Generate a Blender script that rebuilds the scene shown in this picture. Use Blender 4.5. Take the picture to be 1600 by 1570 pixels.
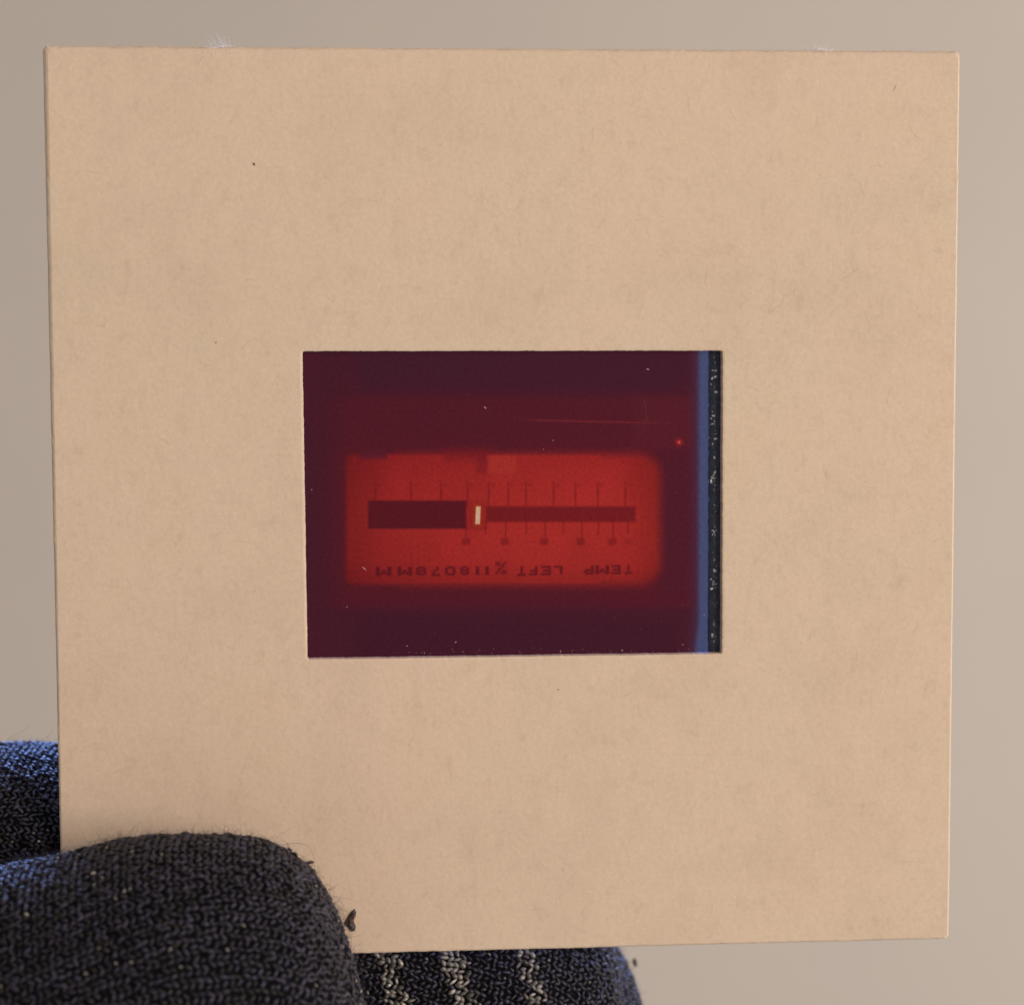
import bpy, math, random
import numpy as np
from mathutils import Vector, Matrix
from mathutils.bvhtree import BVHTree

random.seed(7); rng = np.random.default_rng(7)
for o in list(bpy.data.objects): bpy.data.objects.remove(o)
S = bpy.context.scene; COL = S.collection
MM = 0.001

# slide space (mm): x right, y up, z towards the viewer, slide face at z = 0  ->  world metres
def W(p):
    p = np.asarray(p, float)
    return np.stack([p[..., 0], -p[..., 2], p[..., 1]], -1) * MM
def V(p): return Vector([float(q) for q in W(p)])

# ------------------------------------------------------------------ camera
FPX, CX, CY = 3000.0, 800.0, 785.0
rv = np.radians([4.26505998, 3.78635068, 0.40540418])
tv = np.array([-8.94930708e-02, -2.43535660e-01, -1.06234884e+02])
th = np.linalg.norm(rv); kk = rv / th
K = np.array([[0, -kk[2], kk[1]], [kk[2], 0, -kk[0]], [-kk[1], kk[0], 0]])
RM = np.eye(3) + math.sin(th) * K + (1 - math.cos(th)) * K @ K
CAMP = -RM.T @ tv
cd = bpy.data.cameras.new('camera'); cam = bpy.data.objects.new('camera', cd); COL.objects.link(cam)
cd.sensor_width = 36; cd.lens = 36 * FPX / 1600; cd.clip_start = 0.005; cd.clip_end = 20
xr, yr, zr = [V(RM[i]) / MM for i in range(3)]
cam.matrix_world = Matrix(((xr.x, yr.x, zr.x, V(CAMP).x), (xr.y, yr.y, zr.y, V(CAMP).y),
                           (xr.z, yr.z, zr.z, V(CAMP).z), (0, 0, 0, 1)))
cd.dof.use_dof = True; cd.dof.focus_distance = 0.1055; cd.dof.aperture_fstop = 42
S.camera = cam
S.view_settings.view_transform = 'Standard'; S.view_settings.look = 'None'
S.view_settings.exposure = 0; S.view_settings.gamma = 1

# ------------------------------------------------------------------ light
wd = bpy.data.worlds.new('World'); S.world = wd; wd.use_nodes = True
bg = wd.node_tree.nodes['Background']; bg.inputs[0].default_value = (1.0, 0.92, 0.84, 1); bg.inputs[1].default_value = 0.33

def area(name, loc, target, size, power, color, spread=180):
    ld = bpy.data.lights.new(name, 'AREA'); ld.shape = 'RECTANGLE'; ld.size = size[0] * MM; ld.size_y = size[1] * MM
    ld.energy = power; ld.color = color; ld.spread = math.radians(spread)
    o = bpy.data.objects.new(name, ld); COL.objects.link(o); o.location = V(loc)
    o.rotation_euler = (V(target) - V(loc)).to_track_quat('-Z', 'Y').to_euler()
    return o
area('room_lamp', (350, 130, 490), (0, -25, 0), (260, 260), 2.45, (1.0, 0.80, 0.64))
area('window_light', (40, 185, -430), (0, -30, 0), (420, 110), 1.8, (0.22, 0.38, 1.0), 90)
area('wall_fill_light', (760, -60, 40), (-60, -40, -620), (500, 600), 3.7, (1.0, 0.93, 0.86))  # unseen fill light, added only to brighten the wall behind the slide

# measuring helper: a point seen in the photograph, at a known depth z of the slide space
def at(px, py, z):
    d = RM.T @ np.array([(px - CX) / FPX, -(py - CY) / FPX, -1.0])
    return CAMP + d * ((z - CAMP[2]) / d[2])
def toimg(P):
    Y = P @ RM.T + tv
    return CX + FPX * Y[..., 0] / -Y[..., 2], CY - FPX * Y[..., 1] / -Y[..., 2]

# ------------------------------------------------------------------ helpers
def props(o, label=None, cat=None, group=None, kind=None):
    for k, v in (('label', label), ('category', cat), ('group', group), ('kind', kind)):
        if v: o[k] = v
    return o
def mesh_obj(name, verts, faces, mat, parent=None, smooth=False, origin=None):
    """verts in slide mm, faces as a list or an (n,k) array; object origin at the given mm point"""
    verts = np.asarray(verts, float)
    og = np.zeros(3) if origin is None else np.asarray(origin, float)
    me = bpy.data.meshes.new(name)
    co = W(verts - og)
    if isinstance(faces, np.ndarray):
        n, k = faces.shape
        me.vertices.add(len(co)); me.vertices.foreach_set('co', co.astype(np.float32).ravel())
        me.loops.add(n * k); me.loops.foreach_set('vertex_index', faces.astype(np.int32).ravel())
        me.polygons.add(n); me.polygons.foreach_set('loop_start', np.arange(0, n * k, k, dtype=np.int32))
        me.update(calc_edges=True)
    else:
        me.from_pydata([tuple(c) for c in co], [], faces)
    me.validate()
    if smooth: me.polygons.foreach_set('use_smooth', np.ones(len(me.polygons), bool))
    me.materials.append(mat)
    o = bpy.data.objects.new(name, me); COL.objects.link(o)
    o.location = V(og)
    if parent is not None:
        o.parent = parent; o.location = V(og) - parent.location
    return o
def empty(name, loc):
    o = bpy.data.objects.new(name, None); COL.objects.link(o); o.location = V(loc); o.empty_display_size = 0.005
    return o

def newmat(name):
    m = bpy.data.materials.new(name); m.use_nodes = True
    nt = m.node_tree; b = nt.nodes['Principled BSDF']
    return m, nt, b
def N(nt, t, **kw):
    n = nt.nodes.new(t)
    for k, v in kw.items():
        if isinstance(k, str) and hasattr(n, k): setattr(n, k, v)
    return n
def noise(nt, scale, detail=4, rough=0.55, vec=None, stretch=None):
    n = N(nt, 'ShaderNodeTexNoise'); n.inputs['Scale'].default_value = scale
    n.inputs['Detail'].default_value = detail; n.inputs['Roughness'].default_value = rough
    tc = N(nt, 'ShaderNodeTexCoord'); mp = N(nt, 'ShaderNodeMapping')
    nt.links.new(tc.outputs['Object'], mp.inputs[0]); nt.links.new(mp.outputs[0], n.inputs['Vector'])
    if stretch: mp.inputs['Scale'].default_value = stretch
    return n.outputs['Fac']
def ramp(nt, fac, stops):
    r = N(nt, 'ShaderNodeValToRGB'); nt.links.new(fac, r.inputs[0]); e = r.color_ramp.elements
    while len(e) < len(stops): e.new(0.5)
    for i, (p, c) in enumerate(stops):
        e[i].position = p; e[i].color = (*c, 1)
    return r.outputs[0]
def mixc(nt, a, b, fac, mode='MULTIPLY'):
    m = N(nt, 'ShaderNodeMix', data_type='RGBA', blend_type=mode)
    for sock, v in ((m.inputs[0], fac), (m.inputs[6], a), (m.inputs[7], b)):
        if isinstance(v, (int, float)): sock.default_value = v
        elif isinstance(v, tuple): sock.default_value = (*v, 1)
        else: nt.links.new(v, sock)
    return m.outputs[2]
def bump(nt, b, h, dist, strength=1.0, prev=None):
    n = N(nt, 'ShaderNodeBump'); n.inputs['Strength'].default_value = strength; n.inputs['Distance'].default_value = dist
    nt.links.new(h, n.inputs['Height'])
    if prev: nt.links.new(prev, n.inputs['Normal'])
    if b: nt.links.new(n.outputs[0], b.inputs['Normal'])
    return n.outputs[0]

# ------------------------------------------------------------------ materials
def paper(name, base, edge=False):
    m, nt, b = newmat(name)
    c = base
    m1 = ramp(nt, noise(nt, 130, 5, 0.62), [(0.30, (0.935, 0.93, 0.925)), (0.52, (1, 1, 1)), (0.75, (1.0, 0.985, 0.96))])
    m2 = ramp(nt, noise(nt, 900, 5, 0.7, stretch=(1.2, 1, 0.9)), [(0.28, (0.92, 0.91, 0.895)), (0.46, (1, 1, 1)), (0.8, (1.03, 1.03, 1.03))])
    m3 = ramp(nt, noise(nt, 3600, 6, 0.85), [(0.25, (0.86, 0.855, 0.85)), (0.5, (0.99, 0.99, 0.99)), (0.75, (1.10, 1.10, 1.10))])
    m4 = ramp(nt, noise(nt, 420, 3, 0.6, stretch=(1.15, 1, 0.95)), [(0.20, (0.92, 0.90, 0.87)), (0.36, (1, 1, 1)), (1, (1, 1, 1))])
    m5 = ramp(nt, noise(nt, 45, 3, 0.5), [(0.3, (0.96, 0.975, 0.95)), (0.7, (1.0, 0.985, 0.985))])
    c = mixc(nt, m1, base, 1.0)
    for x in (m2, m3, m4, m5): c = mixc(nt, c, x, 1.0)
    nt.links.new(c, b.inputs['Base Color'])
    b.inputs['Roughness'].default_value = 0.78; b.inputs['Specular IOR Level'].default_value = 0.25
    n1 = bump(nt, None, noise(nt, 3000, 6, 0.8), 0.00003, 0.8)
    bump(nt, b, noise(nt, 420, 3, 0.5), 0.00008, 0.5, n1)
    return m
M_CARD = paper('cream_cardboard', (0.725, 0.595, 0.482))
M_BACK = paper('cream_cardboard_back', (0.66, 0.52, 0.38))

m, nt, b = newmat('painted_wall'); M_WALL = m
nt.links.new(mixc(nt, ramp(nt, noise(nt, 9, 4, 0.6), [(0.3, (0.955, 0.96, 0.97)), (0.7, (1, 1, 0.99))]), (0.665, 0.61, 0.562), 1.0), b.inputs['Base Color'])
b.inputs['Roughness'].default_value = 0.85; b.inputs['Specular IOR Level'].default_value = 0.2
bump(nt, b, noise(nt, 220, 4, 0.6), 0.0006, 0.5)

def yarn(name, dark, light, rough, metal=0.0, sheen=0.25):
    m, nt, b = newmat(name)
    at_ = N(nt, 'ShaderNodeAttribute', attribute_name='tone')
    c = ramp(nt, at_.outputs['Fac'], [(0.0, dark), (1.0, light)])
    c = mixc(nt, c, ramp(nt, noise(nt, 9000, 3, 0.7, stretch=(1, 1, 2)), [(0.3, (0.45, 0.45, 0.45)), (0.65, (1.25, 1.25, 1.25))]), 1.0)
    nt.links.new(c, b.inputs['Base Color'])
    b.inputs['Roughness'].default_value = rough; b.inputs['Metallic'].default_value = metal
    b.inputs['Sheen Weight'].default_value = sheen; b.inputs['Sheen Roughness'].default_value = 0.4
    bump(nt, b, noise(nt, 14000, 3, 0.7), 0.00003, 0.9)
    return m
M_YARN = yarn('navy_black_yarn', (0.0010, 0.0010, 0.004), (0.042, 0.038, 0.084), 0.40, 0.0, 0.06)
M_SHINE = yarn('shiny_grey_yarn', (0.07, 0.066, 0.066), (0.55, 0.52, 0.50), 0.30, 0.35)
m, nt, b = newmat('dark_lining'); M_BASE = m
b.inputs['Base Color'].default_value = (0.003, 0.003, 0.005, 1); b.inputs['Roughness'].default_value = 0.95
b.inputs['Specular IOR Level'].default_value = 0.1
bump(nt, b, noise(nt, 6000, 3, 0.6), 0.0001, 0.8)
m, nt, b = newmat('wool_fibre'); M_FIB = m
b.inputs['Base Color'].default_value = (0.014, 0.011, 0.022, 1); b.inputs['Roughness'].default_value = 0.6
b.inputs['Sheen Weight'].default_value = 0.1
m, nt, b = newmat('pale_lint'); M_LINT = m
b.inputs['Base Color'].default_value = (0.92, 0.86, 0.78, 1); b.inputs['Roughness'].default_value = 0.7
m, nt, b = newmat('paper_fibre'); M_PFIB = m
b.inputs['Base Color'].default_value = (0.50, 0.39, 0.29, 1); b.inputs['Roughness'].default_value = 0.9
m, nt, b = newmat('dark_crumb'); M_CRUMB = m
nt.links.new(ramp(nt, noise(nt, 3500, 4, 0.6), [(0.42, (0.010, 0.006, 0.007)), (0.72, (0.16, 0.10, 0.09))]), b.inputs['Base Color'])
b.inputs['Roughness'].default_value = 0.45
m, nt, b = newmat('film_rebate'); M_STRIP = m
nt.links.new(ramp(nt, noise(nt, 1500, 3, 0.6), [(0.3, (0.010, 0.015, 0.038)), (0.7, (0.028, 0.036, 0.075))]), b.inputs['Base Color'])
b.inputs['Roughness'].default_value = 0.35
bump(nt, b, noise(nt, 4200, 3, 0.6), 0.0001, 0.7)
m, nt, b = newmat('glitter_fleck'); M_FLECK = m
b.inputs['Base Color'].default_value = (0.55, 0.55, 0.60, 1); b.inputs['Roughness'].default_value = 0.4

# developed film: dye colour filters what is behind it, plus the thin gloss of the base
m = bpy.data.materials.new('colour_film'); m.use_nodes = True; nt = m.node_tree; nt.nodes.clear(); M_FILM = m
out = N(nt, 'ShaderNodeOutputMaterial'); tr = N(nt, 'ShaderNodeBsdfTransparent')
df = N(nt, 'ShaderNodeBsdfDiffuse'); gl = N(nt, 'ShaderNodeBsdfGlossy'); gl.inputs['Roughness'].default_value = 0.12
gl.inputs['Color'].default_value = (1, 1, 1, 1)
ac = N(nt, 'ShaderNodeAttribute', attribute_name='dye')
grain = ramp(nt, noise(nt, 5200, 2, 0.7), [(0.25, (0.80, 0.80, 0.80)), (0.75, (1.13, 1.13, 1.13))])
c = mixc(nt, ac.outputs['Color'], grain, 1.0)
nt.links.new(c, tr.inputs[0]); nt.links.new(c, df.inputs[0])
mx = N(nt, 'ShaderNodeMixShader'); mx.inputs[0].default_value = 0.22
nt.links.new(tr.outputs[0], mx.inputs[1]); nt.links.new(df.outputs[0], mx.inputs[2])
m2_ = N(nt, 'ShaderNodeMixShader'); m2_.inputs[0].default_value = 0.012
nt.links.new(mx.outputs[0], m2_.inputs[1]); nt.links.new(gl.outputs[0], m2_.inputs[2])
nt.links.new(m2_.outputs[0], out.inputs[0])

# ------------------------------------------------------------------ the wall behind
WZ = -620
wall = mesh_obj('wall', [(-1500, -1200, WZ), (1500, -1200, WZ), (1500, 1200, WZ), (-1500, 1200, WZ),
                         (-1500, -1200, WZ - 100), (1500, -1200, WZ - 100), (1500, 1200, WZ - 100), (-1500, 1200, WZ - 100)],
                [(0, 1, 2, 3), (7, 6, 5, 4), (4, 5, 1, 0), (3, 2, 6, 7), (1, 5, 6, 2), (4, 0, 3, 7)], M_WALL)
props(wall, 'plain greige painted wall, out of focus behind the slide', kind='structure')

# ------------------------------------------------------------------ slide mount
slide = empty('slide_mount', (0, -25, -0.7))
props(slide, 'square cream cardboard slide mount holding a dark red transparency, gripped at its lower left corner', 'photo slide')

ap = np.array([at(472, 549, 0), at(1129, 548, 0), at(1128, 1021, 0), at(480, 1030, 0)])
def loop(corners, n, rad, jit, seed):
    """rounded quad with n points per side, uneven like die-cut board; returns pts, outward normals, side index, t"""
    r = np.random.default_rng(seed); P = []; Nn = []; sd = []; tt = []
    cen = corners.mean(0)
    def wob(m):
        x = np.arange(m); w = np.zeros(m)
        for f, a in ((3, .35), (9, .35), (23, .35), (61, .35)):
            w += a * np.sin(2 * np.pi * (f * x / m + r.random())) 
        return (w + r.normal(0, .45, m)) * jit
    for k in range(4):
        A, B = corners[k][:2], corners[(k + 1) % 4][:2]; C0 = corners[(k - 1) % 4][:2]
        d = (B - A); L = np.linalg.norm(d); d = d / L; nn = np.array([-d[1], d[0]])
        if np.dot(nn, (A + B) / 2 - cen[:2]) < 0: nn = -nn
        t = np.linspace(0, 1, n, endpoint=False) + 0.5 / n
        w = wob(n)
        for ti, wi in zip(t, w):
            e = min(ti, 1 - ti) * L
            off = -(rad - math.sqrt(max(0, rad * rad - max(0, rad - e) ** 2))) * 0.8
            P.append(A + d * ti * L + nn * (wi + off)); Nn.append(nn); sd.append(k); tt.append(ti)
    return np.array(P), np.array(Nn), np.array(sd), np.array(tt)

def board(name, outer, inner, zf, zb, bev, mat, seed, jit=0.009, label=None):
    n = 150
    Po, No, sd, tt = loop(outer, n, 0.14, jit, seed)
    Pi, Ni, _, _ = loop(inner, n, 0.10, 0.011, seed + 1)
    ins = np.array([bev(k, t) for k, t in zip(sd, tt)])
    w = np.random.default_rng(seed + 3).normal(0, 0.012, len(ins))
    wob = Po - (outer[sd][:, :2] * (1 - tt)[:, None] + outer[(sd + 1) % 4][:, :2] * tt[:, None])
    def inset(fr):      # the outline moved in by fr of the bevel of each side, mitred at the corners
        q = np.zeros((4, 2)); cs = np.sign(outer[:, :2] - outer[:, :2].mean(0))
        for k in range(4):
            bs = [bev(k, 0.0), bev((k - 1) % 4, 1.0)]     # side k starts, side k-1 ends at corner k
            bx, by = (bs[1], bs[0]) if k % 2 == 0 else (bs[0], bs[1])
            q[k] = outer[k][:2] - cs[k] * fr * np.array([bx, by])
        return q[sd] * (1 - tt)[:, None] + q[(sd + 1) % 4] * tt[:, None] + wob
    rings = [(Po, zb + 0 * w), (Po, zf - ins * 0.9 + w), (inset(0.30), zf - ins * 0.45 + w), (inset(0.62), zf - ins * 0.16), (inset(1.0), zf + 0 * w),
             (inset(1.0) * 0.6 + Pi * 0.4, zf + 0 * w),
             (Pi + Ni * 0.12, zf + 0 * w), (Pi + Ni * 0.03, zf - 0.02 + 0 * w), (Pi, zf - 0.07 + 0 * w), (Pi, zb + 0 * w)]
    m_ = len(Po); verts = np.concatenate([np.c_[p, z] for p, z in rings])
    f = []
    nr = len(rings)
    for r_ in range(nr):
        a0 = r_ * m_; b0 = ((r_ + 1) % nr) * m_
        for i in range(m_):
            j = (i + 1) % m_
            f.append((a0 + i, b0 + i, b0 + j, a0 + j))
    o = mesh_obj(name, verts, np.array(f)[:, ::-1], mat, slide, origin=(0, 0, zf))
    o.data.polygons.foreach_set('use_smooth', np.zeros(len(o.data.polygons), bool))
    return o
outer = np.array([(-25, 25, 0), (25, 25, 0), (25, -25, 0), (-25, -25, 0)], float)
def bev_front(k, t):   # 0 top, 1 right, 2 bottom, 3 left (bottom to top)
    return (0.26, 0.10, 0.13, 0.10 + 0.20 * t)[k]
front = board('front_board', outer, ap, 0, -0.62, bev_front, M_CARD, 3)
inner_b = ap * 1.0; cen = ap.mean(0); inner_b = cen + (ap - cen) * 1.012
board('back_board', outer + np.array([[-.04, .03, 0], [.0, .05, 0], [.0, 0, 0], [-.05, 0, 0]]), inner_b, -0.80, -1.40, lambda k, t: 0.05, M_BACK, 11)

# stray fibres pressed in the face of the board
def tubes(paths, rad, sides=3):
    """paths: (n, k, 3) -> verts, faces of thin tubes that taper to their end"""
    n, k, _ = paths.shape
    tan = np.gradient(paths, axis=1); tan /= np.linalg.norm(tan, axis=2, keepdims=True) + 1e-9
    up = np.tile(np.array([0.31, 0.52, 0.8]), (n, k, 1)); a = np.cross(tan, up); a /= np.linalg.norm(a, axis=2, keepdims=True) + 1e-9
    b_ = np.cross(tan, a); rr = np.asarray(rad).reshape(-1, 1, 1) * np.linspace(1, 0.45, k).reshape(1, k, 1)
    vs = np.stack([paths + rr * (a * math.cos(q) + b_ * math.sin(q)) for q in np.arange(sides) * 2 * np.pi / sides], 2)
    idx = np.arange(n * k * sides).reshape(n, k, sides)
    q0 = idx[:, :-1, :]; q1 = idx[:, 1:, :]
    f = np.stack([q0, np.roll(q0, -1, 2), np.roll(q1, -1, 2), q1], -1).reshape(-1, 4)
    return vs.reshape(-1, 3), f
def inside_ap(x, y, m_=0.3):
    return (x > ap[:, 0].min() - m_) & (x < ap[:, 0].max() + m_) & (y > ap[:, 1].min() - m_) & (y < ap[:, 1].max() + m_)
n = 420; x = rng.uniform(-24, 24, n); y = rng.uniform(-24, 24, n); kkp = ~inside_ap(x, y, 1.2); x = x[kkp]; y = y[kkp]; n = len(x)
an = rng.uniform(0, np.pi, n); cur = rng.normal(0, 0.7, n); L = rng.uniform(0.3, 1.3, n)
t = np.linspace(0, 1, 6)[None]; ang = an[:, None] + cur[:, None] * t
px_ = x[:, None] + np.cumsum(np.cos(ang), 1) * L[:, None] / 6; py_ = y[:, None] + np.cumsum(np.sin(ang), 1) * L[:, None] / 6
vs, fs = tubes(np.stack([px_, py_, np.full_like(px_, 0.001)], 2), rng.uniform(0.004, 0.010, n))
props(mesh_obj('paper_fibres', vs, fs, M_PFIB, slide), kind='stuff')

# ------------------------------------------------------------------ film with its picture (a flat print of dyes)
def s2l(c): c = np.asarray(c, float) / 255; return np.where(c <= 0.04045, c / 12.92, ((c + 0.055) / 1.055) ** 2.4)
FX0, FX1 = at(462, 700, -0.66)[0], at(1107.5, 700, -0.66)[0]
FY0, FY1 = ap[:, 1].min() - 0.6, ap[:, 1].max() + 0.6
nx, ny = 660, 500
gx, gy = np.meshgrid(np.linspace(FX0, FX1, nx), np.linspace(FY0, FY1, ny))
P = np.stack([gx, gy, np.full_like(gx, -0.66)], -1)
U, Vv = toimg(P)                       # print coordinates (measured units of the picture on the film)
def sst(a, b_, x): t_ = np.clip((x - a) / (b_ - a), 0, 1); return t_ * t_ * (3 - 2 * t_)
def rbox(x0, y0, x1, y1, r=0.0, soft=2.0):
    qx = np.abs(U - (x0 + x1) / 2) - (x1 - x0) / 2 + r; qy = np.abs(Vv - (y0 + y1) / 2) - (y1 - y0) / 2 + r
    d = np.hypot(np.maximum(qx, 0), np.maximum(qy, 0)) + np.minimum(np.maximum(qx, qy), 0) - r
    return 1 - sst(-soft, soft, d)
img = np.tile(np.array([68, 22, 36.0]), (ny, nx, 1))
def lay(mask, col, op=1.0):
    global img
    m_ = (mask * op)[..., None]; img = img * (1 - m_) + np.array(col, float) * m_
lay(sst(616, 628, Vv) * (1 - sst(944, 956, Vv)) * sst(478, 560, U), (79, 21, 33))
lay(rbox(540, 600, 1083, 720, 0, 30), (80, 22, 34), 0.5)
lay(rbox(560, 500, 1070, 612, 0, 14), (64, 23, 39), 0.8)
lay(rbox(560, 964, 1060, 1100, 0, 14), (63, 21, 36), 0.8)
lay(rbox(990, 622, 1086, 700, 0, 14), (86, 26, 36), 0.6)
# the lit red panel of the gauge
pan = rbox(541, 710, 700, 913, 10, 6) ; pan2 = rbox(600, 709, 1032, 914, 34, 12.0); pan3 = rbox(600, 709, 940, 913, 2, 4.5)
panel = np.maximum(np.maximum(pan, pan2), pan3)
rr = np.clip(np.hypot((U - 850) / 420, (Vv - 820) / 190), 0, 1)
pc = np.array([160, 39, 34.0])[None, None] * (1 - rr[..., None] ** 2) + np.array([120, 22, 28.0]) * rr[..., None] ** 2
glow = rbox(526, 698, 1052, 926, 30, 24)
img = img * (1 - 0.30 * glow[..., None]) + np.array([96, 20, 30.0]) * 0.30 * glow[..., None]
lay(rbox(1030, 705, 1070, 930, 6, 16), (64, 24, 42), 0.35)
mot = 0.45 * sum(a_ * np.sin(U / p_ + ph) * np.sin(Vv / q_ + ph * 2) for a_, p_, q_, ph in ((.03, 47, 31, 1), (.025, 23, 39, 2), (.02, 13, 17, 4), (.015, 9, 29, 5)))
side = 1 - 0.10 * (1 - sst(541, 620, U)) - 0.12 * sst(965, 1035, U) - 0.07 * sst(875, 912, Vv)
pc = pc * (side * (1 + mot))[..., None]
img = img * (1 - panel[..., None]) + pc * panel[..., None]
lay(rbox(560, 704, 605, 717, 4, 5), (84, 24, 38), 0.75)
lay(rbox(694, 700, 764, 720, 4, 10), (112, 22, 30), 0.6); lay(rbox(744, 706, 762, 740, 4, 8), (112, 22, 30), 0.55)
lay(rbox(762, 712, 806, 740, 3, 4), (158, 44, 36), 0.8)
lay(rbox(575, 782, 729, 826, 1, 2.6), (84, 17, 28), 0.97)
lay(rbox(759, 791, 993, 815.5, 1, 3), (108, 21, 27), 0.93)
lay(rbox(730, 783, 760, 828, 4, 6), (128, 26, 24), 0.6)
dk = (108, 18, 24)
for tx in (586, 642, 689, 730, 763.5, 794, 821.6, 865, 899, 934, 977):
    lay(rbox(tx - 1.1, 753, tx + 1.1, 790, 0, 1.8), dk, 0.60); lay(rbox(tx + 3, 756, tx + 9, 760, 1, 2.4), dk, 0.32)
    lay(rbox(tx - 1, 764, tx + 2.2, 780, 0, 2.0), dk, 0.22)
for i, tx in enumerate((728, 759, 790, 822, 852, 880, 909, 935, 958, 981)):
    lay(rbox(tx - 1.1, 814, tx + 1.1, 840 if i % 2 == 0 else 834, 0, 1.8), dk, 0.6)
for tx in (728, 789, 850, 907, 957, 980):
    lay(rbox(tx - 6, 841, tx + 6, 851, 1, 2.6), dk, 0.62 if tx < 960 else 0.25); lay(rbox(tx - 2.5, 844, tx + 2.5, 848, 1, 1.6), (140, 34, 34), 0.35)
# lettering, seen upside down
G = {'T': '11111 00100 00100 00100 00100 00100 00100', 'E': '11111 10000 10000 11110 10000 10000 11111',
     'M': '10001 11011 10101 10101 10001 10001 10001', 'P': '11110 10001 10001 11110 10000 10000 10000',
     'L': '10000 10000 10000 10000 10000 10000 11111', 'F': '11111 10000 10000 11110 10000 10000 10000',
     '1': '01100 01100 01100 01100 01100 01100 01100', '8': '01110 10001 10001 01110 10001 10001 01110',
     '0': '01110 10001 10001 10001 10001 10001 01110', '7': '11111 00001 00010 00010 00100 01000 01000',
     'W': '10001 10001 10001 10101 10101 11011 10001', '%': '11001 11010 00010 00100 01000 01011 10011'}
def glyph(ch, x0, x1, y0, y1, op=0.8):
    rows = G[ch].split(); a = np.zeros((ny, nx)); cw = (x1 - x0) / 5; chh = (y1 - y0) / 7
    for j, r_ in enumerate(rows):
        for i, c_ in enumerate(r_):
            if c_ == '1':
                ii, jj = 4 - i, 6 - j            # the picture was slid in upside down
                a = np.maximum(a, rbox(x0 + ii * cw - .2, y0 + jj * chh - .2, x0 + (ii + 1) * cw + .2, y0 + (jj + 1) * chh + .2, 0, 2.5))
    lay(a, (74, 12, 24), min(1, op * 1.25))
for ch, x0, x1, y0, y1, op in (('M', 588, 611, 886, 899, .85), ('M', 622, 643, 886, 898, .85), ('8', 651, 665, 886, 898, .8), ('7', 675, 687, 886, 899, .75),
        ('0', 696, 711, 885.5, 898, .85), ('8', 720, 732, 885.5, 897.5, .8), ('1', 740, 750, 886, 897.5, .8), ('1', 755, 765, 885.5, 897.5, .8),
        ('%', 775, 791, 878, 896, .6), ('T', 809, 821, 885.5, 899, .8), ('F', 827, 839, 885.5, 898, .8), ('E', 846, 860, 884.5, 898, .85), ('L', 866, 878, 884.5, 896, .8),
        ('P', 913, 927, 884.5, 896.5, .8), ('M', 931, 951, 884, 896, .85), ('E', 956, 969, 883.5, 896, .8), ('T', 977, 987, 883.5, 896, .7)):
    glyph(ch, x0, x1, y0, y1, op)
# bright pointer with its orange fringe
lay(rbox(739.5, 787, 753, 823, 3, 4), (150, 50, 22), 0.75)
xs = 746.8 - (Vv - 805) * 0.05
qx = np.abs(U - xs); lay((1 - sst(2.8, 4.4, qx)) * (1 - sst(12.6, 15.0, np.abs(Vv - 805))), (232, 160, 130))
# faint reflection line, the small red lamp
yl = 656 + (U - 810) * 0.022
lay((1 - sst(0.5, 2.4, np.abs(Vv - yl))) * sst(800, 850, U) * (1 - sst(960, 1075, U)), (112, 34, 40), 0.75)
dd = np.hypot(U - 1061, (Vv - 691)); lay(1 - sst(1.0, 10, dd), (150, 32, 34), 0.75); lay(1 - sst(0.5, 3.5, dd), (215, 84, 70), 0.9)
# clear edge of the frame fading to a blue rebate
e = 1091 - 9 * sst(960, 1025, Vv) * 0.6
lay(sst(-22, 4, U - e), (68, 40, 64), 0.8); lay(sst(-5, 6, U - e), (68, 74, 108), 1.0)
lay(sst(1104, 1107, U), (50, 56, 96), 0.5)
wall_seen = s2l((198, 183, 167))
dye = np.clip(s2l(img) / wall_seen, 0, 1)
idx = np.arange(nx * ny).reshape(ny, nx)
fq = np.stack([idx[:-1, :-1], idx[:-1, 1:], idx[1:, 1:], idx[1:, :-1]], -1).reshape(-1, 4)
film = mesh_obj('film', P.reshape(-1, 3), fq, M_FILM, slide, origin=(0, 0, -0.66))
film['label'] = 'dark red transparency of a lit temperature gauge, seen upside down'
ca = film.data.color_attributes.new('dye', 'FLOAT_COLOR', 'POINT')
ca.data.foreach_set('color', np.c_[dye.reshape(-1, 3), np.ones(nx * ny)].astype(np.float32).ravel())

# dark rebate strip at the right edge of the film, with its sparkling flecks
sx0, sx1 = FX1 - 0.0, ap[:, 0].max() + 0.5
def boxv(x0, x1, y0, y1, z0, z1):
    return [(x0, y0, z0), (x1, y0, z0), (x1, y1, z0), (x0, y1, z0), (x0, y0, z1), (x1, y0, z1), (x1, y1, z1), (x0, y1, z1)]
BF = [(0, 3, 2, 1), (4, 5, 6, 7), (0, 1, 5, 4), (2, 3, 7, 6), (1, 2, 6, 5), (0, 4, 7, 3)]
nseg = 90; ys = np.linspace(FY0, FY1, nseg); zt = -0.645 + rng.normal(0, 0.008, (nseg, 4)); xs4 = np.linspace(0, 1, 4)[None] * (sx1 - sx0) + sx0
xs4 = np.repeat(xs4, nseg, 0); xs4[:, 0] += rng.normal(0, 0.012, nseg)
top = np.stack([xs4, np.repeat(ys[:, None], 4, 1), zt], -1).reshape(-1, 3)
ti = np.arange(nseg * 4).reshape(nseg, 4)
tf = np.stack([ti[:-1, :-1], ti[:-1, 1:], ti[1:, 1:], ti[1:, :-1]], -1).reshape(-1, 4)
bot = top.copy(); bot[:, 2] = -0.79; nt0 = len(top)
bf = tf[:, ::-1] + nt0
rim = np.concatenate([ti[0, :], ti[1:, -1], ti[-1, -2::-1], ti[-2:0:-1, 0]])
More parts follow.
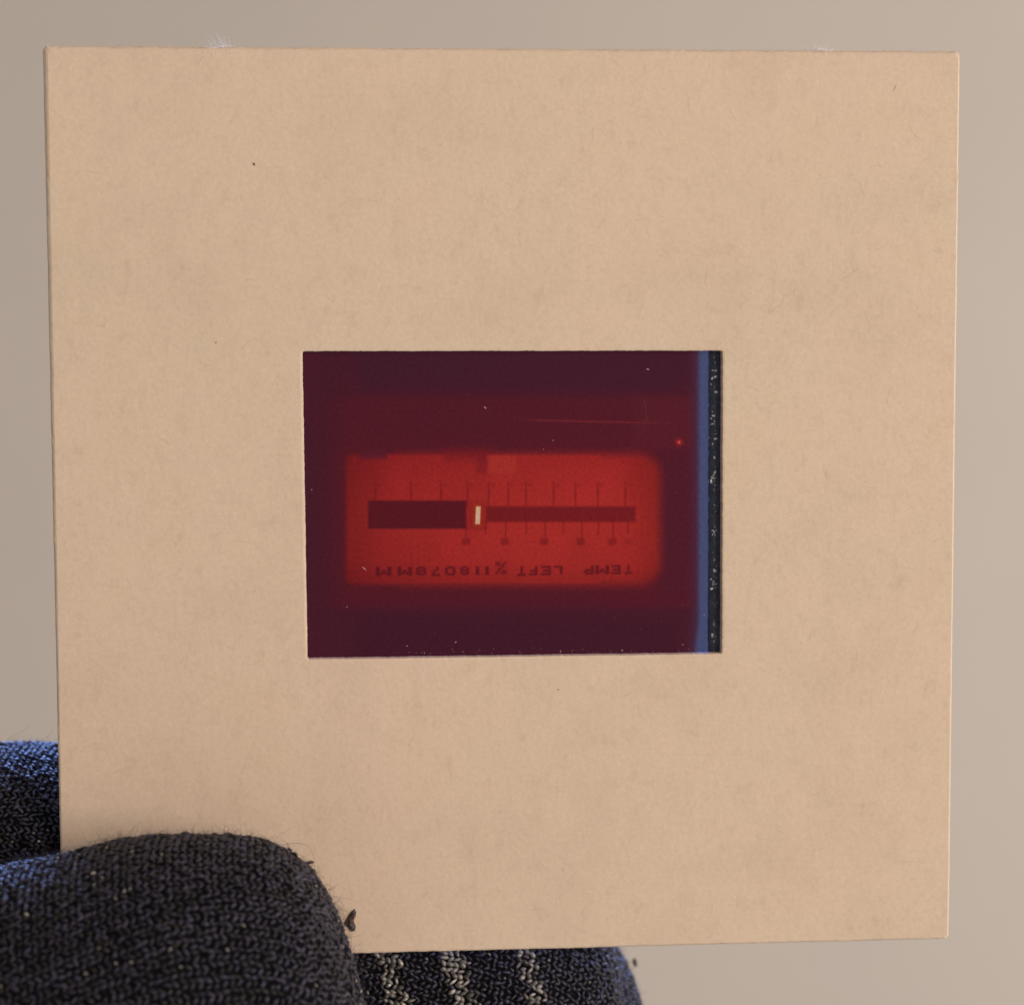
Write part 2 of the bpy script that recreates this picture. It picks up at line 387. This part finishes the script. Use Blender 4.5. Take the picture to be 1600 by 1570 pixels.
rf = np.stack([rim, rim + nt0, np.roll(rim, -1) + nt0, np.roll(rim, -1)], -1)
mesh_obj('film_edge_strip', np.concatenate([top, bot]), np.concatenate([tf, bf, rf]), M_STRIP, slide)
fv = []; ff = []
for k in range(150):
    yy = rng.uniform(ap[:, 1].min(), ap[:, 1].max()); yy += 0.5 * math.sin(yy * 2.1)
    c0 = np.array([sx0 + 0.10 + 0.40 * abs(rng.beta(2, 2)), yy, -0.628]); a = rng.uniform(0.012, 0.05) * (1.9 if k % 7 == 0 else 1); bb = a * rng.uniform(0.3, 0.9); an = rng.uniform(0, np.pi)
    ring = [(c0[0] + math.cos(q) * math.cos(an) * a * 1.3 - math.sin(q) * math.sin(an) * bb, c0[1] + math.cos(q) * math.sin(an) * a * 1.3 + math.sin(q) * math.cos(an) * bb, c0[2] - 0.01) for q in np.arange(5) * 2 * np.pi / 5]
    s0 = len(fv); fv += ring + [tuple(c0 + [0, 0, 0.012])]
    ff += [(s0 + i, s0 + (i + 1) % 5, s0 + 5) for i in range(5)]
props(mesh_obj('glitter_flecks', fv, ff, M_FLECK, slide), kind='stuff')

# ------------------------------------------------------------------ gloved hand
hand = empty('gloved_hand', at(60, 1900, -4))
props(hand, 'hand in a dark navy knitted glove pinching the slide at its lower left corner', 'gloved hand')

TH = [(0, 0), (3, 60), (8, 110), (16, 152), (40, 205), (76, 240), (110, 259), (160, 279), (226, 298), (300, 308), (400, 314), (520, 312), (650, 304), (1000, 320)]
FG = [(0, 0), (3, 50), (8, 88), (16, 122), (36, 160), (70, 190), (110, 208), (160, 219), (226, 226), (400, 232), (700, 246), (860, 252), (1100, 244), (1300, 236)]
def chain(tip_px, back_px, z_of, sc, table, kz, zlim):
    """finger: returns function (s mm, theta)->point, max s, radius(s)"""
    tb = np.array(table, float) / sc
    def rad(s):   # smooth at the rounded tip: interpolate in sqrt(s)
        return np.interp(np.sqrt(s), np.sqrt(tb[:, 0]), tb[:, 1])
    T = at(*tip_px, z_of); B = at(*back_px, z_of); ax = (B - T); ax[2] = 0; ax /= np.linalg.norm(ax)
    pr = np.array([ax[1], -ax[0], 0.0]); pr = pr if pr[1] > 0 else -pr
    def pt(s, q):
        s = np.asarray(s, float); r = rad(s) * (1 + 0.010 * np.sin(s * 0.85 + 2.0 * np.sin(q)) * np.minimum(s / 6, 1) + 0.008 * np.sin(s * 0.4 - 3 * q) * np.minimum(s / 3, 1))
        p = T + ax * s[..., None] + pr * (r * np.cos(q))[..., None] + np.array([0, 0, 1.0]) * (kz * r * np.sin(q))[..., None]
        if zlim is not None:
            lo, side = zlim
            if side > 0: p[..., 2] = np.maximum(p[..., 2], lo)
            else: p[..., 2] = np.minimum(p[..., 2], lo)
        return p
    return dict(pt=pt, rad=rad, T=T, ax=ax, kz=kz, pr=pr)
thumb = chain((556, 1532), (0, 1681), 8.3, 30.6, TH, 0.86, (0.12, 1)); thumb['L'] = 30
index = chain((952, 1640), (0, 1452), -9.4, 26.0, [(a, b_ * 1.06 + max(0, min(a, 860) - 400) * 0.115 - max(0, a - 900) * 0.20) for a, b_ in FG], 0.95, (-1.55, -1)); index['L'] = 52
middle = chain((1010, 1612), (0, 1800), -12.5, 25.3, FG, 0.95, None); middle['L'] = 50

def ring_mesh(ch, ns=70, nq=64):
    s = np.concatenate([[0.0008], (np.linspace(0.02, 1, ns) ** 2) * ch['L']]); q = np.arange(nq) * 2 * np.pi / nq
    g = ch['pt'](s[:, None] + 0 * q[None], q[None] + 0 * s[:, None])
    v = g.reshape(-1, 3); m_ = len(s); ii = np.arange(m_ * nq).reshape(m_, nq)
    f = [tuple(r_) for r_ in np.stack([ii[:-1], np.roll(ii[:-1], -1, 1), np.roll(ii[1:], -1, 1), ii[1:]], -1).reshape(-1, 4)]
    f.append(tuple(ii[0])); f.append(tuple(ii[-1][::-1]))
    return v, f
def ellipsoid(c, r, n=24):
    v = []; f = []
    for i in range(n + 1):
        for j in range(2 * n):
            a = math.pi * (i + 0.02) / (n + 0.04); b_ = math.pi * j / n
            v.append((c[0] + r[0] * math.sin(a) * math.cos(b_), c[1] + r[1] * math.cos(a), c[2] + r[2] * math.sin(a) * math.sin(b_)))
    for i in range(n):
        for j in range(2 * n):
            f.append((i * 2 * n + j, i * 2 * n + (j + 1) % (2 * n), (i + 1) * 2 * n + (j + 1) % (2 * n), (i + 1) * 2 * n + j))
    f.append(tuple(range(2 * n))[::-1]); f.append(tuple(n * 2 * n + k for k in range(2 * n)))
    return np.array(v), f
pieces = [ring_mesh(c) for c in (thumb, index, middle)]
pieces.append(ellipsoid(at(-330, 1730, -3), (14, 15, 15)))
pieces.append(ellipsoid(at(-420, 2050, -3), (20, 18, 16)))
av = []; af = []; off = 0
for v, f in pieces:
    av.append(v); af += [tuple(i + off for i in g) for g in f]; off += len(v)
tmp = mesh_obj('glove', np.concatenate(av), af, M_BASE)
md = tmp.modifiers.new('r', 'REMESH'); md.mode = 'VOXEL'; md.voxel_size = 0.00042
md = tmp.modifiers.new('s', 'SMOOTH'); md.factor = 0.5; md.iterations = 6
dg = bpy.context.evaluated_depsgraph_get(); me = bpy.data.meshes.new_from_object(tmp.evaluated_get(dg))
bpy.data.objects.remove(tmp)
me.polygons.foreach_set('use_smooth', np.ones(len(me.polygons), bool))
me.materials.clear(); me.materials.append(M_BASE)
glove = bpy.data.objects.new('glove', me); COL.objects.link(glove); glove.parent = hand; glove.location = -hand.location
bvh = BVHTree.FromPolygons([v.co for v in me.vertices], [tuple(p.vertices) for p in me.polygons])

# knitted stitches: two leaning yarn legs per stitch, rows around each finger
def legs_template(sides=6):
    st = [(-1.0, 0.30), (-0.55, 0.85), (0.0, 1.0), (0.55, 0.85), (1.0, 0.30)]
    v = []
    for a, r_ in st:
        for k in range(sides):
            q = 2 * math.pi * k / sides; v.append((a, r_ * math.cos(q), r_ * math.sin(q) + 0.35 * (1 - a * a)))
    v = np.array(v); ii = np.arange(len(st) * sides).reshape(len(st), sides)
    f = np.stack([ii[:-1], np.roll(ii[:-1], -1, 1), np.roll(ii[1:], -1, 1), ii[1:]], -1).reshape(-1, 4)
    return v, f
TV, TF = legs_template()
def inv(p): p = np.asarray(p) / MM; return np.stack([p[..., 0], p[..., 2], -p[..., 1]], -1)
def stitches(ch, w, h, s0=0.05, shine=None, blank=None, view=True, skew=0.0):
    """returns per-leg arrays: centre, along, side, normal, tone, isShine"""
    C = []; A = []; B_ = []; NN = []; TN = []; SH = []
    s = s0; row = 0
    while s < ch['L']:
        r = float(ch['rad'](np.array(s))); per = 2 * math.pi * r * math.sqrt((1 + ch['kz'] ** 2) / 2)
        nst = max(5, int(round(per / w)))
        for k in range(nst):
            q0 = 2 * math.pi * (k + 0.5 + 0.06 * math.sin(row * 0.7)) / nst + skew * s
            p = ch['pt'](np.array(s), np.array(q0))
            u, v_ = toimg(p)
            if u < -420 or v_ > 1900 or u > 1120: continue
            for sgn in (-1, 1):
                q = q0 + sgn * 0.25 * 2 * math.pi / nst
                ss = s + rng.normal(0, 0.07 * h)
                p = ch['pt'](np.array(max(ss, 0.001)), np.array(q + rng.normal(0, 0.07) * w / r))
                hit = bvh.find_nearest(V(p))
                if hit[0] is None or hit[3] > 0.00065: continue
                c = inv(np.array(hit[0])); nrm = inv(np.array(hit[1])) * MM
                al = ch['ax'] - nrm * np.dot(ch['ax'], nrm); nl = np.linalg.norm(al)
                if nl < 0.15:
                    al = ch['pr'] - nrm * np.dot(ch['pr'], nrm); nl = np.linalg.norm(al)
                al /= nl; sd = np.cross(nrm, al)
                ang = sgn * (0.60 + rng.normal(0, 0.28)); d = al * math.cos(ang) + sd * math.sin(ang)
                e_ = np.cross(nrm, d)
                C.append(c + nrm * rng.normal(0.015, 0.04)); A.append(d); B_.append(e_); NN.append(nrm)
                TN.append(min(1, max(0, rng.normal(0.36, 0.30)))); SH.append(shine(c, toimg(c)) if shine else 0)
        # rows shrink on the dome of the tip so that they stay one stitch apart on the surface
        dr = (float(ch['rad'](np.array(s + 0.05))) - r) / 0.05
        s += h / math.sqrt(1 + min(dr * dr, 60)); row += 1
    return [np.array(x_) for x_ in (C, A, B_, NN, TN, SH)]
def build_legs(name, data, mask, ll, ww, mat, puff=1.0):
    C, A, B_, NN, TN, _ = [d[mask] for d in data]
    n = len(C)
    if n == 0: return None
    jl = rng.uniform(0.75, 1.15, n)[:, None, None]; jw = rng.uniform(0.65, 1.25, n)[:, None, None]
    t_ = TV[None]
    v = C[:, None] + A[:, None] * t_[..., 0:1] * ll * jl + B_[:, None] * t_[..., 1:2] * ww * jw + NN[:, None] * t_[..., 2:3] * ww * puff * jw
    v = v + rng.normal(0, 0.009, v.shape)
    f = (TF[None] + (np.arange(n) * len(TV))[:, None, None]).reshape(-1, 4)
    o = mesh_obj(name, v.reshape(-1, 3), f, mat, hand, smooth=True)
    a = o.data.attributes.new('tone', 'FLOAT', 'POINT'); a.data.foreach_set('value', np.repeat(TN, len(TV)).astype(np.float32))
    return o

def stripe_of(c, uv):
    """three bands of shiny yarn across the finger behind the card"""
    u, v_ = uv
    for i, (x0, half) in enumerate(((612, 13), (716, 16), (832, 10))):
        cx_ = x0 + (v_ - 1530) * 0.28 + 3.0 * math.sin(v_ * 0.11 + i)
        dd = abs(u - cx_) / (half * 1.45)
        if v_ > 1440 and rng.random() < (0.97, 1.0, 0.9)[i] * math.exp(-(dd ** 4) * 1.1) and dd < 1.6: return i + 1
    return 4 if rng.random() < 0.030 else 0
fleck = lambda c, uv: 4 if rng.random() < 0.018 else 0
dT = stitches(thumb, 0.64, 0.37, shine=fleck, skew=0.022)
dI = stitches(index, 0.60, 0.36, shine=stripe_of)
dM = stitches(middle, 0.60, 0.36, shine=fleck)
allm = []
for d, ll, ww in ((dT, 0.225, 0.098), (dI, 0.215, 0.10), (dM, 0.215, 0.10)):
    sh = d[5]
    props(build_legs('knit_stitches', d, (sh == 0), ll, ww, M_YARN), kind='stuff')
    o = build_legs('shiny_stitches', d, sh == 4, ll * 0.55, ww * 0.75, M_SHINE)
    if o: props(o, kind='stuff')
    for k in (1, 2, 3):
        if (sh == k).any():
            o = build_legs('shiny_stripe', d, sh == k, ll * 1.1, ww * 1.25, M_SHINE, 1.3)
            o['label'] = 'band of shiny grey yarn across the finger behind the card'
    allm.append((d[0], d[3]))

# loose wool fibres standing off the knit
def fuzz(C, NN, n, lmin, lmax, rad, mat, name, parent):
    pick = rng.integers(0, len(C), n); c = C[pick] + rng.normal(0, 0.12, (n, 3)); nn = NN[pick]
    d = nn * rng.uniform(0.25, 1.0, (n, 1)) + rng.normal(0, 0.55, (n, 3)); d /= np.linalg.norm(d, axis=1, keepdims=True)
    L = rng.uniform(lmin, lmax, n) * rng.uniform(0.5, 1, n); k = 6
    curl = rng.normal(0, 0.95, (n, 3)); path = [c]; dd_ = d.copy()
    for i in range(k - 1):
        dd_ = dd_ + curl * 0.55 + rng.normal(0, 0.20, (n, 3)); dd_ /= np.linalg.norm(dd_, axis=1, keepdims=True)
        path.append(path[-1] + dd_ * (L / (k - 1))[:, None])
    pth = np.stack(path, 1)
    ins = (np.abs(pth[..., 2] + 0.7) < 0.75) & (np.abs(pth[..., 0]) < 25.1) & (np.abs(pth[..., 1]) < 25.1)   # none through the board
    pth = pth[~ins.any(1)]
    vs, fs = tubes(pth, rng.uniform(0.6, 1.2, len(pth)) * rad)
    return props(mesh_obj(name, vs, fs, mat, parent), kind='stuff')
fuzz(allm[0][0], allm[0][1], 26000, 0.2, 1.0, 0.0075, M_FIB, 'wool_fuzz', hand)
fuzz(allm[1][0], allm[1][1], 18000, 0.2, 0.9, 0.0075, M_FIB, 'wool_fuzz', hand)
fuzz(allm[2][0], allm[2][1], 12000, 0.2, 1.0, 0.0085, M_FIB, 'wool_fuzz', hand)
# a few long strays around the edge of the thumb
sel = (allm[0][1][:, 2] < 0.45) & (allm[0][1][:, 2] > -0.3)
fuzz(allm[0][0][sel], allm[0][1][sel], 260, 0.8, 2.0, 0.0075, M_FIB, 'wool_fuzz', hand)

# single long strands lying over the thumb and curling off its edge
def strand(pts, z, rad=0.011):
    P0 = np.array([at(x_, y_, z_) for (x_, y_), z_ in zip(pts, z)])
    t0 = np.linspace(0, 1, len(P0)); t1 = np.linspace(0, 1, 24)
    q = np.stack([np.interp(t1, t0, P0[:, i]) for i in range(3)], 1)
    for _ in range(3): q[1:-1] = (q[:-2] + 2 * q[1:-1] + q[2:]) / 4
    vs, fs = tubes(q[None], [rad]); mesh_obj('wool_strand', vs, fs, M_STRAND, hand)
def on_thumb(pts, lift=0.28):
    zs = []
    for x_, y_ in pts:
        h = bvh.ray_cast(V(at(x_, y_, 40)), (V(at(x_, y_, 0)) - V(at(x_, y_, 40))).normalized())
        zs.append(-h[0].y / MM + lift if h[0] else 1.0)
    return zs
M_STRAND = M_FIB.copy(); M_STRAND.name = 'wool_strand'; M_STRAND.node_tree.nodes['Principled BSDF'].inputs['Base Color'].default_value = (0.10, 0.085, 0.085, 1)
for pts in ([(247, 1390), (252, 1408), (262, 1428), (266, 1450), (270, 1490)], [(252, 1312), (259, 1330), (262, 1348)], [(290, 1440), (300, 1452), (318, 1458), (330, 1470)],
            [(430, 1395), (440, 1410), (437, 1430)], [(150, 1480), (160, 1470), (175, 1476), (183, 1492)]):
    strand(pts, on_thumb(pts))
M_STRAND = M_FIB
for pts in ([(428, 1322), (448, 1318), (470, 1316), (484, 1322), (491, 1340), (492, 1358), (487, 1368)], [(455, 1338), (470, 1352), (486, 1344), (494, 1362), (503, 1378)],
            [(500, 1385), (512, 1380), (524, 1394), (518, 1408)], [(505, 1400), (520, 1398), (533, 1408), (541, 1424)], [(440, 1330), (455, 1336), (466, 1334), (476, 1338)],
            [(60, 1158), (72, 1152), (80, 1146), (84, 1136)], [(10, 1156), (22, 1148), (40, 1140), (48, 1128)]):
    zz = 0.5 if pts[0][0] > 100 else -9.0
    strand(pts, [zz] * len(pts), 0.009)

# ------------------------------------------------------------------ lint, crumb and specks
def curl_set(c, n, lmin, lmax, flat, rad, mat, name, label, cat, group=None, bias=(0, 0.6, 0)):
    c = np.array(c); st = c + rng.normal(0, 1, (n, 3)) * np.array(flat)
    d = rng.normal(0, 1, (n, 3)) * np.array([1, .35, .5]) + np.array(bias); d /= np.linalg.norm(d, axis=1, keepdims=True)
    L = rng.uniform(lmin, lmax, n); path = [st]; cu = rng.normal(0, 0.5, (n, 3))
    for i in range(7):
        d = d + cu * 0.4 + rng.normal(0, .12, (n, 3)); d /= np.linalg.norm(d, axis=1, keepdims=True); path.append(path[-1] + d * (L / 7)[:, None])
    vs, fs = tubes(np.stack(path, 1), np.full(n, rad))
    o = mesh_obj(name, vs, fs, mat, origin=c); props(o, label, cat, group); return o
LG = 'tufts of lint on the top edge'
c = at(352, 75.5, -0.3)
o = curl_set(c, 26, 0.4, 1.1, (0.45, 0.03, 0.2), 0.010, M_LINT, 'lint_tuft', 'white wisp of lint on the top edge of the cardboard, near its left corner', 'lint', LG, (-0.4, .35, 0))
c = at(1283, 79.5, -0.3)
o = curl_set(c, 34, 0.25, 0.6, (0.3, 0.03, 0.2), 0.011, M_LINT, 'lint_tuft', 'small pale tuft of lint on the top edge of the cardboard, near its right corner', 'lint', LG, (0, .5, 0))
# frayed paper fibres all along the top edge
n = 900; cx_ = rng.uniform(-24.8, 24.8, n); st = np.stack([cx_, np.full(n, 24.93), rng.uniform(-1.2, -0.05, n)], 1)
d = np.stack([rng.normal(0, 1, n), np.abs(rng.normal(0.10, .25, n)), rng.normal(0, .4, n)], 1); d /= np.linalg.norm(d, axis=1, keepdims=True)
path = [st + d * q for q in np.linspace(0, 0.35, 4)]
vs, fs = tubes(np.stack(path, 1), np.full(n, 0.010)); props(mesh_obj('frayed_edge_fibres', vs, fs, M_CARD, slide), kind='stuff')

# the dark crumb beside the thumb: a folded half-moon flake
cc = at(547, 1438, 0.03); sc = 1 / 28.3
outl = [(8, -19), (3, -16), (-2, -10), (-6, -2), (-10, 4), (-7, 8), (-2, 13), (2, 18), (8, 16), (9, 9), (7, 4), (6, 1), (7, -3), (9, -7), (10, -13)]
v = []; n_ = len(outl)
for (a, b_) in outl: v.append(cc + np.array([a * sc, -b_ * sc, 0.0]))
for (a, b_) in outl: v.append(cc + np.array([(a * .72 - 0.4) * sc, -b_ * .75 * sc, 0.13 + 0.05 * math.sin(a)]))
for (a, b_) in outl: v.append(cc + np.array([(a * .2 - 1.5) * sc, -b_ * .3 * sc, 0.22 - 0.08 * math.cos(b_)]))
f = []
for l in (0, 1):
    for i in range(n_): j = (i + 1) % n_; f.append((l * n_ + i, (l + 1) * n_ + i, (l + 1) * n_ + j, l * n_ + j))
f.append(tuple(range(2 * n_, 3 * n_))[::-1]); f.append(tuple(range(n_)))
props(mesh_obj('crumb', v, f, M_CRUMB, origin=cc), 'dark brown curled crumb lying on the cardboard just right of the thumb', 'crumb')
def speck(pxy, rx, ry, rot, z, h, mat, name, label, cat, group=None):
    c = at(*pxy, z); v = []
    for l, (k, zz) in enumerate(((1, 0), (0.7, 0.7), (0.25, 1))):
        for i in range(9):
            q = 2 * math.pi * i / 9; r_ = k * rng.uniform(0.8, 1.2); x_, y_ = rx * r_ * math.cos(q), ry * r_ * math.sin(q)
            v.append(c + np.array([x_ * math.cos(rot) - y_ * math.sin(rot), x_ * math.sin(rot) + y_ * math.cos(rot), h * zz]))
    f = [(l * 9 + i, l * 9 + (i + 1) % 9, l * 9 + 9 + (i + 1) % 9, l * 9 + 9 + i) for l in (0, 1) for i in range(9)] + [tuple(range(18, 27)), tuple(range(9))[::-1]]
    return props(mesh_obj(name, v, f, mat, origin=c), label, cat, group)
SG = 'dark specks on the cardboard'
speck((485, 1347), 0.22, 0.10, 0.1, 0.02, 0.08, M_CRUMB, 'speck', 'small black speck caught in the fuzz at the upper right of the thumb', 'speck', SG)
speck((397, 257), 0.10, 0.045, -0.9, 0.01, 0.04, M_CRUMB, 'speck', 'tiny dark speck on the cardboard above the window, nearer the upper left corner', 'speck', SG)
speck((338, 535), 0.08, 0.06, 0.4, 0.005, 0.02, M_PFIB, 'speck', 'tiny brown speck on the cardboard left of the window, level with its top', 'speck', SG)
speck((1399, 137), 0.22, 0.022, 1.15, 0.005, 0.02, M_PFIB, 'scratch_mark', 'short slanting dark scratch on the cardboard near its upper right corner', 'scratch')
speck((873, 1077), 0.09, 0.06, 0.2, 0.005, 0.02, M_PFIB, 'speck', 'faint brown speck on the cardboard just below the window', 'speck', SG)
speck((992, 1503), 0.16, 0.30, 0.2, -12.5, 0.15, M_CRUMB, 'wool_ball', 'small dark ball of wool at the glove fingertip right of the card bottom', 'lint')

# dust on the film
v = []; f = []
def dust(px, py, a, b_, rot):
    c = at(px, py, -0.655); s0 = len(v)
    for q in np.arange(6) * math.pi / 3:
        x_, y_ = a * math.cos(q), b_ * math.sin(q)
        v.append(c + np.array([x_ * math.cos(rot) - y_ * math.sin(rot), x_ * math.sin(rot) + y_ * math.cos(rot), 0]))
    v.append(c + np.array([0, 0, min(a, b_) * 0.8])); f.extend([(s0 + i, s0 + (i + 1) % 6, s0 + 6) for i in range(6)])
for d_ in ((569, 888, .15, .025, -0.7), (1012, 577, .09, .035, -0.3), (758, 637, .09, .03, -0.8), (636, 1009, .04, .03, 0), (712, 1003, .06, .025, .6),
           (876, 1018, .04, .03, 0), (972, 1016, .05, .04, 0), (1067, 1007, .06, .02, .1), (1100, 961, .035, .03, 0), (663, 1020, .02, .05, 0), (542, 948, .04, .02, .4), (487, 765, .04, .02, 0),
           (864, 688, .03, .03, 0), (849, 702, .03, .02, 0)): dust(*d_)
for k in range(46): dust(rng.uniform(600, 1090), 1021 - abs(rng.normal(0, 4)) + (1128 - 800) * 0, rng.uniform(.012, .03), .012, rng.uniform(0, 3))
for k in range(60): dust(rng.uniform(480, 1090), rng.uniform(555, 1015), rng.uniform(.006, .014), .008, rng.uniform(0, 3))
m, nt, b = newmat('grey_dust'); b.inputs['Base Color'].default_value = (0.45, 0.36, 0.36, 1); b.inputs['Roughness'].default_value = 0.9
props(mesh_obj('dust', v, f, m), 'scattered pale dust specks lying on the red film', 'dust', kind='stuff')
hp = np.array([[at(1007, 622, -.65), at(1008.5, 640, -.65), at(1010, 655, -.65), at(1004, 672, -.65), at(998, 684, -.65)]])
m, nt, b = newmat('hair_grey'); b.inputs['Base Color'].default_value = (0.14, 0.06, 0.07, 1)
vs, fs = tubes(hp, [0.010]); props(mesh_obj('hair', vs, fs, m, origin=at(1008, 640, -.65)), 'faint pale hair lying on the film above the gauge, near the blue edge', 'hair')
